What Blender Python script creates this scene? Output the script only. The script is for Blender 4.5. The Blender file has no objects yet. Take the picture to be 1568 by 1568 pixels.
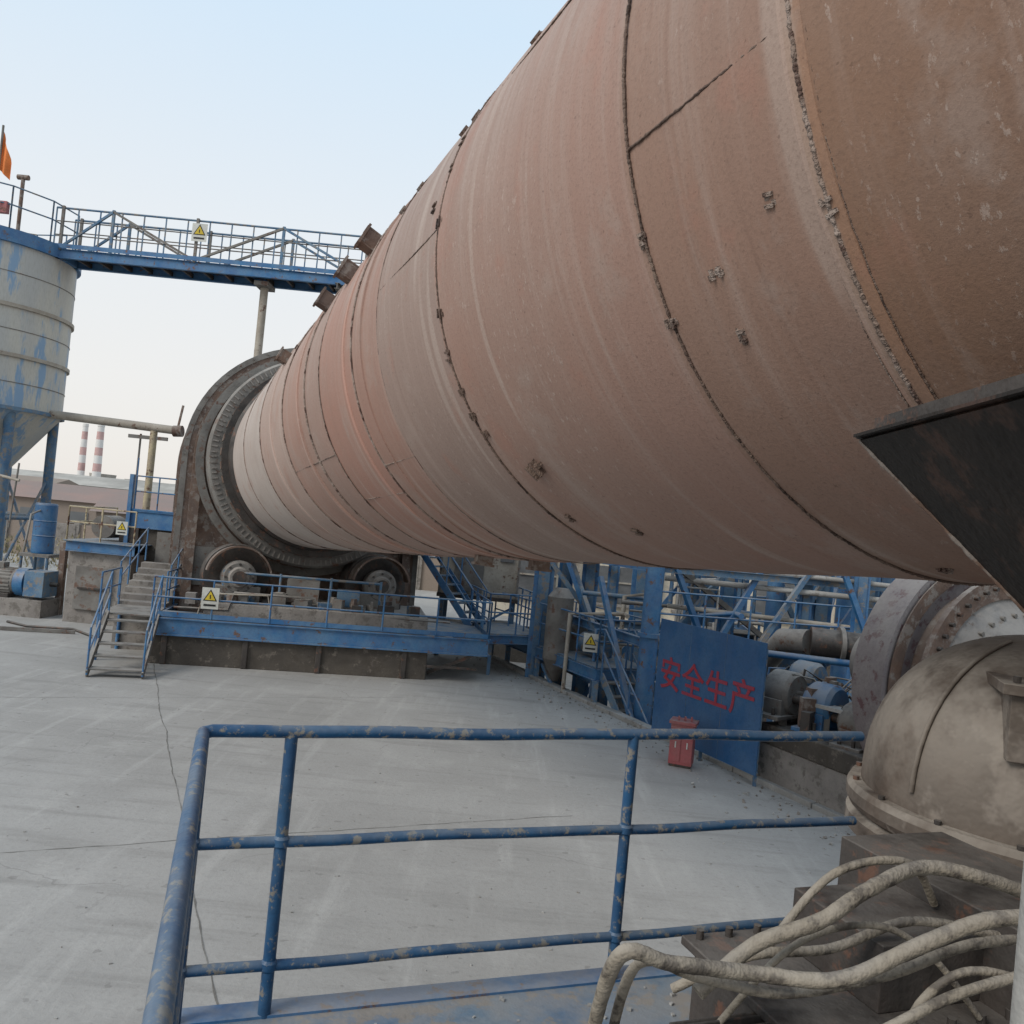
import bpy, bmesh, math, random
from mathutils import Vector, Matrix
random.seed(7)
D=bpy.data; C=bpy.context
rad=math.radians
V=Vector

# ------------------------------------------------------------------ materials
MATS={}
def mat(name, base, var=None, rust=None, rust_amt=0.0, dust=None, dust_amt=0.0, rough=0.7,
        scale=2.0, bump=0.15, metallic=0.0, stretch=(1,1,1), rscale=5.0, fine=25.0):
    if name in MATS: return MATS[name]
    m=D.materials.new(name); m.use_nodes=True; nt=m.node_tree; N=nt.nodes; L=nt.links
    b=N['Principled BSDF']; b.inputs['Roughness'].default_value=rough; b.inputs['Metallic'].default_value=metallic
    b.inputs['Specular IOR Level'].default_value=.3
    tc=N.new('ShaderNodeTexCoord'); mp=N.new('ShaderNodeMapping'); mp.inputs['Scale'].default_value=stretch
    L.new(tc.outputs['Object'],mp.inputs['Vector'])
    def noise(s,det=3,ro=.6):
        n=N.new('ShaderNodeTexNoise'); n.inputs['Scale'].default_value=s; n.inputs['Detail'].default_value=det
        n.inputs['Roughness'].default_value=ro; L.new(mp.outputs[0],n.inputs['Vector']); return n.outputs['Fac']
    def ramp(f,a,c):
        r=N.new('ShaderNodeMapRange'); r.inputs['From Min'].default_value=a; r.inputs['From Max'].default_value=c
        r.interpolation_type='SMOOTHSTEP'
        L.new(f,r.inputs['Value']); return r.outputs[0]
    def mix(f,a,c):
        x=N.new('ShaderNodeMix'); x.data_type='RGBA'
        if isinstance(f,float): x.inputs[0].default_value=f
        else: L.new(f,x.inputs[0])
        for s,i in ((a,6),(c,7)):
            if isinstance(s,tuple): x.inputs[i].default_value=(*s,1)
            else: L.new(s,x.inputs[i])
        return x.outputs[2]
    def mul(a,v):
        x=N.new('ShaderNodeMath'); x.operation='MULTIPLY'; L.new(a,x.inputs[0])
        if isinstance(v,float): x.inputs[1].default_value=v
        else: L.new(v,x.inputs[1])
        return x.outputs[0]
    var=var or tuple(c*0.7 for c in base)
    col=mix(ramp(noise(scale),.35,.65),base,var)
    fn=noise(fine,2,.7)
    col=mix(mul(ramp(fn,.4,.75),.35),col,tuple(c*.55 for c in base))
    if rust:
        r=ramp(noise(rscale,5,.7),.62-rust_amt*.35,.70-rust_amt*.3)
        col=mix(r,col,rust)
    if dust:
        g=N.new('ShaderNodeNewGeometry'); sx=N.new('ShaderNodeSeparateXYZ'); L.new(g.outputs['Normal'],sx.inputs[0])
        up=ramp(sx.outputs[2],-.4,.9)
        d=mul(mul(up,ramp(noise(3.1,4,.65),.25,.6)),float(dust_amt))
        col=mix(d,col,dust)
    L.new(col,b.inputs['Base Color'])
    bp=N.new('ShaderNodeBump'); bp.inputs['Strength'].default_value=bump; bp.inputs['Distance'].default_value=.02
    L.new(fn,bp.inputs['Height']); L.new(bp.outputs[0],b.inputs['Normal'])
    MATS[name]=m; return m
DUST=(.33,.305,.275)
RUST=(.11,.05,.03)
blue=mat('blue_paint',(.02,.12,.29),(.05,.17,.33),RUST,.12,DUST,.65,.5,3,.1)
bluew=mat('blue_paint_worn',(.04,.13,.25),(.11,.2,.29),(.2,.18,.16),.34,DUST,.65,.6,2,.15)
boardblue=mat('sign_board_blue',(.02,.1,.25),(.04,.13,.28),None,0,DUST,.35,.55,1.5,.05)
railblue=mat('rail_paint',(.007,.055,.14),(.014,.08,.18),(.2,.18,.15),.27,(.22,.24,.25),.45,.42,6,.15,rscale=22)
grey=mat('dusty_grey_steel',(.19,.18,.165),(.12,.11,.1),RUST,.2,DUST,.8,.7,2,.25)
midgrey=mat('mill_grey_steel',(.22,.215,.21),(.16,.15,.145),(.1,.07,.05),.2,DUST,.7,.7,2,.25)
rustm=mat('rusty_steel',(.17,.105,.075),(.11,.07,.055),(.23,.195,.17),.32,DUST,.5,.8,3,.4)
dark=mat('dark_steel',(.03,.026,.024),(.05,.04,.035),RUST,.2,DUST,.35,.6,3,.3)
sootshade=mat('sooty_shaded_plate',(.014,.011,.009),(.026,.019,.015),(.05,.028,.02),.3,None,0,.6,2.0,.4,stretch=(1,1,.5))  # sooty black steel, with the hopper's shadow also put into the colour
beige=mat('dusty_beige_steel',(.4,.36,.3),(.31,.27,.22),RUST,.12,DUST,.4,.7,3,.2)
yellowp=mat('faded_yellow_paint',(.5,.42,.26),(.38,.31,.22),RUST,.2,DUST,.3,.7,4,.2)
conc=mat('old_concrete',(.29,.265,.24),(.2,.18,.165),(.14,.125,.11),.3,DUST,.6,.9,1.5,.5)
concd=mat('stained_concrete',(.085,.073,.06),(.055,.047,.04),(.14,.12,.1),.2,DUST,.3,.9,1.2,.5)
concl=mat('pale_concrete',(.4,.39,.37),(.3,.29,.27),(.22,.2,.18),.2,None,0,.9,1.2,.4)
white=mat('white_plate',(.6,.6,.55),(.48,.48,.44),None,0,None,0,.5)
yel=mat('warning_yellow',(.7,.52,.05),None,None,0,None,0,.5)
blk=mat('black_paint',(.02,.02,.02),None,None,0,None,0,.5)
redp=mat('red_paint',(.38,.08,.09),(.32,.11,.11),RUST,.1,DUST,.5,.6)
redt=mat('red_lettering',(.38,.04,.06),(.33,.06,.1),None,0,None,0,.6)
orange=mat('orange_flag_cloth',(.75,.22,.06),None,None,0,None,0,.8)
silo_m=mat('silo_paint',(.5,.48,.42),(.42,.42,.4),(.22,.33,.46),.27,None,0,.6,.9,.1,stretch=(1.3,1.3,.25),rscale=1.6)

def kiln_material(name='kiln_shell_steel',lift=1.0):
    m=D.materials.new(name); m.use_nodes=True; nt=m.node_tree; N=nt.nodes; L=nt.links
    b=N['Principled BSDF']; b.inputs['Roughness'].default_value=.72; b.inputs['Metallic'].default_value=0
    b.inputs['Specular IOR Level'].default_value=.22
    tc=N.new('ShaderNodeTexCoord')
    def mapd(s):
        mp=N.new('ShaderNodeMapping'); mp.inputs['Scale'].default_value=s; L.new(tc.outputs['Object'],mp.inputs['Vector']); return mp.outputs[0]
    def noise(v,s,det=3,ro=.6,dist=0):
        n=N.new('ShaderNodeTexNoise'); n.inputs['Scale'].default_value=s; n.inputs['Detail'].default_value=det
        n.inputs['Roughness'].default_value=ro; n.inputs['Distortion'].default_value=dist; L.new(v,n.inputs['Vector']); return n.outputs['Fac']
    def mr(f,a,c,o=1.0,o0=0.0):
        r=N.new('ShaderNodeMapRange'); r.inputs['From Min'].default_value=a; r.inputs['From Max'].default_value=c
        r.inputs['To Max'].default_value=o; r.inputs['To Min'].default_value=o0; r.interpolation_type='SMOOTHSTEP'
        L.new(f,r.inputs['Value']); return r.outputs[0]
    def mix(f,a,c,bl='MIX'):
        x=N.new('ShaderNodeMix'); x.data_type='RGBA'; x.blend_type=bl
        if isinstance(f,float): x.inputs[0].default_value=f
        else: L.new(f,x.inputs[0])
        for s,i in ((a,6),(c,7)):
            if isinstance(s,tuple): x.inputs[i].default_value=(*s,1)
            else: L.new(s,x.inputs[i])
        return x.outputs[2]
    def mul(a,c):
        x=N.new('ShaderNodeMath'); x.operation='MULTIPLY'; L.new(a,x.inputs[0]); L.new(c,x.inputs[1]); return x.outputs[0]
    sx=N.new('ShaderNodeSeparateXYZ'); L.new(tc.outputs['Object'],sx.inputs[0]); t=sx.outputs[2]
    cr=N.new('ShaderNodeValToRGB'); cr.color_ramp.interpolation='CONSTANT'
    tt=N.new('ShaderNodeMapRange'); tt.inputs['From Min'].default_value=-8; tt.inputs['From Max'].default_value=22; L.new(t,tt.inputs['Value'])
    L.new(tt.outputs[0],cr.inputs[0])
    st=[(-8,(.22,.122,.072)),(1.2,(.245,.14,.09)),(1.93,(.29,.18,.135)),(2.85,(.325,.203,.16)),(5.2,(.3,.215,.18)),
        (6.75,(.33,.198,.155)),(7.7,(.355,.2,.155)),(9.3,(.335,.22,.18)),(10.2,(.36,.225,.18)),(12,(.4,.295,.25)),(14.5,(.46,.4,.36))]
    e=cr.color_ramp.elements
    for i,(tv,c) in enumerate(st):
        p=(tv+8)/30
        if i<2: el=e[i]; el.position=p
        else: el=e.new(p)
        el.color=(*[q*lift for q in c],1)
    col=cr.outputs[0]
    n1=noise(mapd((1,1,1)),.55,4,.6)
    col=mix(mr(n1,.38,.68,.4),col,(.28,.205,.17))
    runs=noise(mapd((.35,.35,7)),1.0,4,.65)
    col=mix(mr(runs,.5,.75,.5),col,(.4,.31,.265))
    runs2=noise(mapd((.5,.5,16)),1.3,3,.65)
    col=mix(mr(runs2,.52,.78,.32),col,(.2,.12,.09))
    pn=noise(mapd((1,1,1.3)),1.3,5,.65)
    col=mix(mr(pn,.56,.66,.35),col,(.35,.175,.128))
    col=mix(mr(pn,.44,.34,.4),col,(.35,.275,.235))
    up=mr(sx.outputs[1],-.9,1.6,.55)
    col=mix(mul(up,mr(runs,.3,.6)),col,(.4,.335,.295))
    # a few wide pale runs where slurry has dripped down the flank
    dr=noise(mapd((.16,.16,2.6)),1.7,2,.5)
    col=mix(mr(dr,.62,.68,.4),col,(.45,.37,.32))
    fl=mr(noise(mapd((1,1,1.8)),16,5,.75),.58,.66,.55)
    col=mix(mul(mr(n1,.45,.58),fl),col,(.46,.37,.32))
    fn=noise(mapd((1,1,1)),60,3,.7)
    col=mix(mr(fn,.45,.8,.4),col,(.14,.09,.068))
    spk=noise(mapd((1,1,1)),35,2,.6)
    col=mix(mr(spk,.69,.74,.4),col,(.1,.06,.045))
    L.new(col,b.inputs['Base Color'])
    h=N.new('ShaderNodeMath'); h.operation='ADD'; L.new(fl,h.inputs[0]); L.new(fn,h.inputs[1])
    bp=N.new('ShaderNodeBump'); bp.inputs['Strength'].default_value=.2; bp.inputs['Distance'].default_value=.01
    L.new(h.outputs[0],bp.inputs['Height'])
    bp2=N.new('ShaderNodeBump'); bp2.inputs['Strength'].default_value=.28; bp2.inputs['Distance'].default_value=.06
    L.new(noise(mapd((.8,.8,1.4)),1.6,1),bp2.inputs['Height']); L.new(bp.outputs[0],bp2.inputs['Normal'])
    L.new(bp2.outputs[0],b.inputs['Normal'])
    return m
kiln_m=kiln_material(); strap_m=kiln_material('kiln_strap_steel',1.3)
weld_m=mat('weld_bead_steel',(.19,.135,.105),(.125,.08,.062),(.06,.04,.032),.3,None,0,.7,8,.8,fine=60)
weldl_m=mat('weld_bead_pale',(.34,.27,.23),(.24,.175,.14),(.1,.06,.047),.3,None,0,.8,9,1.0,fine=50)

def ground_material():
    m=D.materials.new('yard_concrete'); m.use_nodes=True; nt=m.node_tree; N=nt.nodes; L=nt.links
    b=N['Principled BSDF']; b.inputs['Roughness'].default_value=.85; b.inputs['Specular IOR Level'].default_value=.2
    tc=N.new('ShaderNodeTexCoord')
    def mapd(s,rot=0):
        mp=N.new('ShaderNodeMapping'); mp.inputs['Scale'].default_value=s; mp.inputs['Rotation'].default_value=(0,0,rot)
        L.new(tc.outputs['Object'],mp.inputs['Vector']); return mp.outputs[0]
    def noise(v,s,det=4,ro=.6,dist=0):
        n=N.new('ShaderNodeTexNoise'); n.inputs['Scale'].default_value=s; n.inputs['Detail'].default_value=det
        n.inputs['Roughness'].default_value=ro; n.inputs['Distortion'].default_value=dist; L.new(v,n.inputs['Vector']); return n.outputs['Fac']
    def mr(f,a,c,o=1.0):
        r=N.new('ShaderNodeMapRange'); r.inputs['From Min'].default_value=a; r.inputs['From Max'].default_value=c
        r.inputs['To Max'].default_value=o; r.interpolation_type='SMOOTHSTEP'; L.new(f,r.inputs['Value']); return r.outputs[0]
    def mix(f,a,c):
        x=N.new('ShaderNodeMix'); x.data_type='RGBA'; L.new(f,x.inputs[0])
        for s,i in ((a,6),(c,7)):
            if isinstance(s,tuple): x.inputs[i].default_value=(*s,1)
            else: L.new(s,x.inputs[i])
        return x.outputs[2]
    col=mix(mr(noise(mapd((1,1,1)),.22,5,.6,.5),.35,.65),(.375,.362,.342),(.31,.298,.28))
    col=mix(mr(noise(mapd((1,1,1)),1.1,6,.7),.5,.72,.55),col,(.43,.415,.39))
    col=mix(mr(noise(mapd((.25,2.2,1),rad(20)),1.5,5,.6),.5,.72,.55),col,(.24,.23,.215))
    col=mix(mr(noise(mapd((3.0,.3,1),rad(-8)),1.2,5,.6),.52,.72,.5),col,(.45,.435,.41))
    col=mix(mr(noise(mapd((1.6,6,1),rad(30)),1.6,4,.7),.6,.75,.45),col,(.46,.445,.42))
    vo=N.new('ShaderNodeTexVoronoi'); vo.feature='DISTANCE_TO_EDGE'; vo.inputs['Scale'].default_value=.3
    nz=N.new('ShaderNodeTexNoise'); nz.inputs['Scale'].default_value=1.2; nz.inputs['Detail'].default_value=5; L.new(tc.outputs['Object'],nz.inputs['Vector'])
    va=N.new('ShaderNodeVectorMath'); va.operation='SCALE'; va.inputs['Scale'].default_value=.9; L.new(nz.outputs['Color'],va.inputs[0])
    vb=N.new('ShaderNodeVectorMath'); vb.operation='ADD'; L.new(va.outputs[0],vb.inputs[0]); L.new(tc.outputs['Object'],vb.inputs[1])
    L.new(vb.outputs[0],vo.inputs['Vector'])
    cm=N.new('ShaderNodeMath'); cm.operation='MULTIPLY'
    L.new(mr(vo.outputs['Distance'],.004,.0,1.0),cm.inputs[0]); L.new(mr(noise(mapd((1,1,1)),.3,2),.48,.6,.45),cm.inputs[1])
    col=mix(cm.outputs[0],col,(.18,.17,.16))
    fn=noise(mapd((1,1,1)),18,5,.75)
    col=mix(mr(fn,.45,.75,.35),col,(.22,.21,.195))
    col=mix(mr(noise(mapd((1,1,1)),7,2,.5),.68,.72,.4),col,(.17,.16,.15))
    L.new(col,b.inputs['Base Color'])
    bp=N.new('ShaderNodeBump'); bp.inputs['Strength'].default_value=.35; bp.inputs['Distance'].default_value=.02
    L.new(fn,bp.inputs['Height']); L.new(bp.outputs[0],b.inputs['Normal'])
    return m
ground_m=ground_material()

# ------------------------------------------------------------------ builder
class B:
    def __init__(s): s.v=[]; s.f=[]; s.mi=[]; s.mats=[]; s.sm=[]
    def m(s,mt):
        if mt not in s.mats: s.mats.append(mt)
        return s.mats.index(mt)
    def add(s,vs,fs,mt,smooth=False):
        o=len(s.v); s.v+= [tuple(x) for x in vs]; k=s.m(mt)
        for f in fs: s.f.append(tuple(i+o for i in f)); s.mi.append(k); s.sm.append(smooth)
    def box(s,c,size,mt,rz=0,M=None):
        hx,hy,hz=[q/2 for q in size]; R=Matrix.Rotation(rz,3,'Z') if M is None else M
        vs=[V(c)+R@V((a*hx,b*hy,d*hz)) for a in(-1,1) for b in(-1,1) for d in(-1,1)]
        s.add(vs,[(0,1,3,2),(4,6,7,5),(0,4,5,1),(2,3,7,6),(0,2,6,4),(1,5,7,3)],mt)
    def beam(s,p,q,w,h,mt):
        p=V(p);q=V(q);d=(q-p); 
        if d.length<1e-6: return
        z=d.normalized(); up=V((0,0,1)) if abs(z.z)<.95 else V((1,0,0))
        x=z.cross(up).normalized(); y=x.cross(z)
        s.box((p+q)/2,(w,h,d.length),mt,M=Matrix((x,y,z)).transposed())
    def chan(s,p,q,w,h,mt):
        s.beam(p,q,w*.15,h*.86,mt)
        p=V(p);q=V(q); o=V((0,0,h*.465))
        s.beam(p+o,q+o,w,h*.07,mt); s.beam(p-o,q-o,w,h*.07,mt)
    def tube(s,p,q,r,mt,n=10,r2=None,cap=True):
        p=V(p);q=V(q);z=(q-p).normalized(); up=V((0,0,1)) if abs(z.z)<.95 else V((1,0,0))
        x=z.cross(up).normalized(); y=z.cross(x); r2=r if r2 is None else r2
        vs=[]
        for c,rr in((p,r),(q,r2)):
            for i in range(n):
                a=2*math.pi*i/n; vs.append(c+x*math.cos(a)*rr+y*math.sin(a)*rr)
        s.add(vs,[(i,(i+1)%n,n+(i+1)%n,n+i) for i in range(n)],mt,True)
        if cap: s.add(vs,[tuple(range(n-1,-1,-1)),tuple(range(n,2*n))],mt)
    def path(s,pts,r,mt,n=8,closed=False,jit=0):
        pts=[V(p) for p in pts]; k=len(pts); vs=[]; px=None
        for i,p in enumerate(pts):
            if closed: d=pts[(i+1)%k]-pts[i-1]
            else: d=pts[min(i+1,k-1)]-pts[max(i-1,0)]
            z=d.normalized()
            if px is None:
                up=V((0,0,1)) if abs(z.z)<.95 else V((1,0,0)); x=z.cross(up).normalized()
            else: x=(px-z*px.dot(z)).normalized()
            px=x; y=z.cross(x); rr=r*(1+random.uniform(-jit,jit))
            for j in range(n):
                a=2*math.pi*j/n; vs.append(p+x*math.cos(a)*rr+y*math.sin(a)*rr)
        fs=[]
        for i in range(k if closed else k-1):
            a=i*n; b=((i+1)%k)*n
            for j in range(n): fs.append((a+j,a+(j+1)%n,b+(j+1)%n,b+j))
        s.add(vs,fs,mt,True)
        if not closed: s.add([vs[j] for j in range(n)]+[vs[-n+j] for j in range(n)],[tuple(range(n-1,-1,-1)),tuple(range(n,2*n))],mt)
    def lathe(s,prof,mt,n=48,o=(0,0,0),X=(1,0,0),Y=(0,1,0),Z=(0,0,1),smooth=True,a0=0,a1=2*math.pi,weld=False):
        o=V(o);X=V(X);Y=V(Y);Z=V(Z); full=abs(a1-a0-2*math.pi)<1e-6; vs=[]; m=n if full else n+1
        for (r,h) in prof:
            for i in range(m):
                a=a0+(a1-a0)*i/n; vs.append(o+X*math.cos(a)*r+Y*math.sin(a)*r+Z*h)
        if weld:
            s.add(vs,[(k*m+i,k*m+(i+1)%m,(k+1)*m+(i+1)%m,(k+1)*m+i) for k in range(len(prof)-1) for i in range(n)],mt,smooth); return
        for k in range(len(prof)-1):
            seg=vs[k*m:(k+2)*m]
            s.add(seg,[(i,(i+1)%m,m+(i+1)%m,m+i) for i in range(n)],mt,smooth)
    def plate(s,pts,th,nrm,mt):
        n=V(nrm).normalized()*th; a=[V(p) for p in pts]; b=[p+n for p in a]; k=len(a)
        s.add(a+b,[tuple(range(k-1,-1,-1)),tuple(range(k,2*k))]+[(i,(i+1)%k,k+(i+1)%k,k+i) for i in range(k)],mt)
    def rail(s,pts,h,mt,r=.022,sp=1.2,levels=(1,.55),toe=None):
        pts=[V(p) for p in pts]
        for a,b in zip(pts[:-1],pts[1:]):
            n=max(1,round((b-a).length/sp))
            for i in range(n+1):
                p=a.lerp(b,i/n); s.tube(p,p+V((0,0,h)),r,mt,8)
            for l in levels: s.tube(a+V((0,0,h*l)),b+V((0,0,h*l)),r*.95,mt,8)
            if toe: s.beam(a+V((0,0,toe/2)),b+V((0,0,toe/2)),.008,toe,mt)
    def make(s,name,mw=None,bevel=0,parent=None,fix=True):
        me=D.meshes.new(name); me.from_pydata(s.v,[],s.f)
        for k in s.mats: me.materials.append(k)
        for p,k,q in zip(me.polygons,s.mi,s.sm): p.material_index=k; p.use_smooth=q
        if fix:
            bm=bmesh.new(); bm.from_mesh(me); bmesh.ops.recalc_face_normals(bm,faces=bm.faces); bm.to_mesh(me); bm.free()
        ob=D.objects.new(name,me); C.scene.collection.objects.link(ob)
        if mw is not None: ob.matrix_world=mw
        if bevel:
            md=ob.modifiers.new('b','BEVEL'); md.width=bevel; md.segments=2; md.limit_method='ANGLE'; md.angle_limit=rad(40)
        if parent: ob.parent=parent; ob.matrix_parent_inverse=parent.matrix_world.inverted()
        return ob
def empty(name,loc=(0,0,0)):
    e=D.objects.new(name,None); C.scene.collection.objects.link(e); e.location=loc; C.view_layer.update(); return e

# ------------------------------------------------------------------ kiln frame
A=V((3.225,1.49,5.583)); u=V((-.391,.919,-.0525)).normalized()
e2=V((u.y,-u.x,0)).normalized(); w=e2.cross(u)*-1
if w.z<0: w=-w
KM=Matrix.Identity(4)
for i,c in enumerate((-e2,w,u)):
    for j in range(3): KM[j][i]=c[j]
for j in range(3): KM[j][3]=A[j]
def kl(t,phi,r=2.0): return V((r*math.cos(rad(phi)),r*math.sin(rad(phi)),t))
def kw(t,lat,h): return A+u*t+e2*lat+w*h
kiln=empty('rotary_kiln',A)
b=B(); nseg=192; ts=[-7+.25*i for i in range(int(29/.25)+1)]
vs=[]
for t in ts:
    for i in range(nseg):
        a=2*math.pi*i/nseg; r=2.0+.004*math.sin(3*a+t*1.3)+.004*math.sin(t*4.1+a*2)
        vs.append((r*math.cos(a),r*math.sin(a),t))
b.add(vs,[(k*nseg+i,k*nseg+(i+1)%nseg,(k+1)*nseg+(i+1)%nseg,(k+1)*nseg+i) for k in range(len(ts)-1) for i in range(nseg)],kiln_m,True)
b.make('shell',KM,parent=kiln)
b=B()
def ring(t,r,mt,jit=.35,R=2.004,wob=.003,n=1400):
    pts=[]; o=0
    for i in range(n):
        a=-180+360*i/n; o=o*.8+random.uniform(-wob,wob)*.5
        pts.append(kl(t+o+wob*math.sin(a*.11),a,R))
    b.path(pts,r,mt,6,closed=True,jit=jit)
ring(2.85,.007,weld_m); ring(5.2,.008,weld_m)
ring(7.7,.011,weldl_m,.2); ring(6.75,.005,weldl_m,.1); ring(9.3,.008,weldl_m,.1); ring(10.2,.015,weldl_m,.2); ring(12.0,.013,weldl_m,.2)
ring(14.5,.012,weldl_m,.2); ring(17,.012,weldl_m,.2); ring(.45,.006,weld_m,.2); ring(-1.5,.009,weld_m)
def belt(t,wd,mt,th=.012,R=2.0,n=300):
    b.lathe([(R-.01,t-wd/2),(R+th,t-wd/2+.008),(R+th,t+wd/2-.008),(R-.01,t+wd/2)],mt,n)
belt(1.93,.11,strap_m,.008); ring(1.93,.008,weldl_m,.35,R=2.008,wob=.004,n=2200); ring(1.875,.004,weld_m,.3,R=2.002); ring(1.985,.003,weldl_m,.3,R=2.002)
belt(8.05,.09,strap_m,.01); belt(10.7,.1,strap_m,.02); belt(7.35,.06,kiln_m); belt(13.2,.12,strap_m,.015)
belt(1.25,.04,kiln_m,.008)
def lseam(t0,t1,phi,mt=weld_m,r=.005):
    n=int((t1-t0)/.015); b.path([kl(t0+(t1-t0)*i/n,phi+random.uniform(-.05,.05),2.002) for i in range(n+1)],r,mt,6,jit=.4)
lseam(1.98,2.85,-12); lseam(.5,1.87,-50); lseam(6.75,7.7,-38,weldl_m); lseam(7.75,9.3,-47,weldl_m); lseam(9.3,12,-30,weldl_m); lseam(2.85,5.2,24); lseam(5.2,6.7,2)
b.make('weld_seams',KM,parent=kiln)
b=B()
def clip(t,phi,sz=.05,gap=.055,along='t',h=.035,mt=weld_m):
    a=rad(phi); N_=V((math.cos(a),math.sin(a),0)); T=V((-math.sin(a),math.cos(a),0)); Z=V((0,0,1))
    tw=random.uniform(-.3,.3); T2=T*math.cos(tw)+Z*math.sin(tw); Z2=-T*math.sin(tw)+Z*math.cos(tw)
    M=Matrix((N_,T2,Z2)).transposed(); c=kl(t,phi,2.0)
    for s in(-1,1):
        off=(T2 if along=='t' else Z2)*gap/2*s
        siz=(h*2,.014,sz*1.6) if along=='t' else (h*2,sz*1.6,.014)
        b.box(c+off,siz,mt,M=M)
        for q in range(5):
            oo=off+T2*random.uniform(-.012,.012)+Z2*random.uniform(-sz,sz)*.8
            b.box(c+oo,(h*random.uniform(.5,1.1),.018,.02),mt,M=M)
for t,p in [(2.86,-22),(2.86,-32),(2.15,-25),(2.5,-29),(2.5,-36),(2.6,-78),(1.93,-28)]:
    clip(t,p,random.uniform(.018,.03),random.uniform(.025,.045),random.choice('tz'),.016,weldl_m)
for t,p in [(5.2,-14),(5.2,3),(5.22,-22),(5.2,-29),(5.2,-34),(5.15,-38),(4.4,-65),(5.4,8),(5.2,20),(5.0,-60),(5.2,14)]:
    clip(t,p,random.uniform(.02,.045),random.uniform(.04,.05),random.choice('tz'),.018)
clip(4.78,-47,.07,.09,'z',.045)
for t,p in [(3.7,29),(4.4,29.5),(5.6,29),(5.25,27),(6.6,28.5),(7.1,28),(12.7,27)]:
    clip(t,p,.04,.045,'z',.022,rustm)
def bracket(t,phi,s=.22):
    a=rad(phi); N_=V((math.cos(a),math.sin(a),0)); T=V((-math.sin(a),math.cos(a),0)); Z=V((0,0,1)); M=Matrix((N_,T,Z)).transposed()
    c=kl(t,phi,2.0+s*.35)
    b.box(c+T*.08,(s,.02,s*.9),rustm,M=M); b.box(c-T*.08,(s,.02,s*.9),rustm,M=M)
    b.box(c+N_*s*.42,(.025,.22,s*1.05),rustm,M=M); b.box(c-Z*s*.4,(s*.8,.15,.02),rustm,M=M)
for t,p in [(8.0,27),(8.9,26),(10.0,25),(13.2,24),(8.5,-84),(7.4,-88)]: bracket(t,p,.2 if p>0 else .12)
b.make('clips_and_brackets',KM,parent=kiln)
b=B()
b.lathe([(2.1,20.1),(2.42,20.1),(2.47,20.15),(2.47,20.75),(2.42,20.8),(2.1,20.8),(2.1,20.1)],grey,120)
b.lathe([(2.0,19.3),(2.06,19.35),(2.06,21.3)],dark,120)
for i in range(44):
    a=i*360/44; aa=rad(a); M=Matrix((V((math.cos(aa),math.sin(aa),0)),V((-math.sin(aa),math.cos(aa),0)),V((0,0,1)))).transposed()
    b.box(kl(19.95,a,2.13),(.16,.16,.24),rustm,M=M)
b.lathe([(2.06,19.75),(2.2,19.75),(2.2,19.82),(2.06,19.82)],dark,120)
for i in range(120):
    a=i*3; aa=rad(a); M=Matrix((V((math.cos(aa),math.sin(aa),0)),V((-math.sin(aa),math.cos(aa),0)),V((0,0,1)))).transposed()
    b.box(kl(20.09,a+random.uniform(-.3,.3),2.34),(random.uniform(.1,.15),.03,.03),conc,M=M)
b.lathe([(2.5,20.95),(2.68,20.95),(2.68,21.05),(2.5,21.05)],grey,120)
b.make('riding_ring',KM,parent=kiln)

# ------------------------------------------------------------------ hood
hood=empty('kiln_hood',kw(22,0,-4))
b=B()
def arch(R,t,base=-3.9,n=40):
    pts=[kw(t,-R,base)]
    for i in range(n+1):
        a=math.pi*(1-i/n); pts.append(kw(t,R*math.cos(a),R*math.sin(a)))
    pts.append(kw(t,R,base)); return pts
def archshell(R,t0,t1,mt):
    a=arch(R,t0); c=arch(R,t1); k=len(a)
    b.add(a+c,[(i,i+1,k+i+1,k+i) for i in range(k-1)],mt,True); b.add(a,[tuple(range(k))],mt); b.add(c,[tuple(range(k))],mt)
archshell(2.86,21.3,24.6,rustm)
def archrib(R0,R1,t0,t1,mt):
    a=arch(R1,t0);c=arch(R1,t1);d=arch(R0,t0);k=len(a)
    b.add(a+c,[(i,i+1,k+i+1,k+i) for i in range(k-1)],mt); b.add(a+d,[(i,i+1,k+i+1,k+i) for i in range(k-1)],mt)
    e=arch(R0,t1); b.add(c+e,[(i,i+1,k+i+1,k+i) for i in range(k-1)],mt)
for t in (21.28,22.3,23.4,24.5): archrib(2.84,2.97,t,t+.08,grey if t<22 else rustm)
archrib(2.5,2.72,21.1,21.2,rustm)
for i in range(26):
    a=math.pi*i/25; p=kw(21.25,2.91*math.cos(a),2.91*math.sin(a)); b.tube(p,p-u*.05,.03,grey,6)
for z in (1.2,2.2,3.1): b.beam(kw(21.3,-2.9,z-4.46),kw(24.5,-2.9,z-4.46),.1,.08,rustm)
b.box(kw(21.22,-2.2,-2.6),(1.0,.05,.9),grey,rz=math.atan2(e2.y,e2.x))
b.make('casing',parent=hood)

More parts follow.
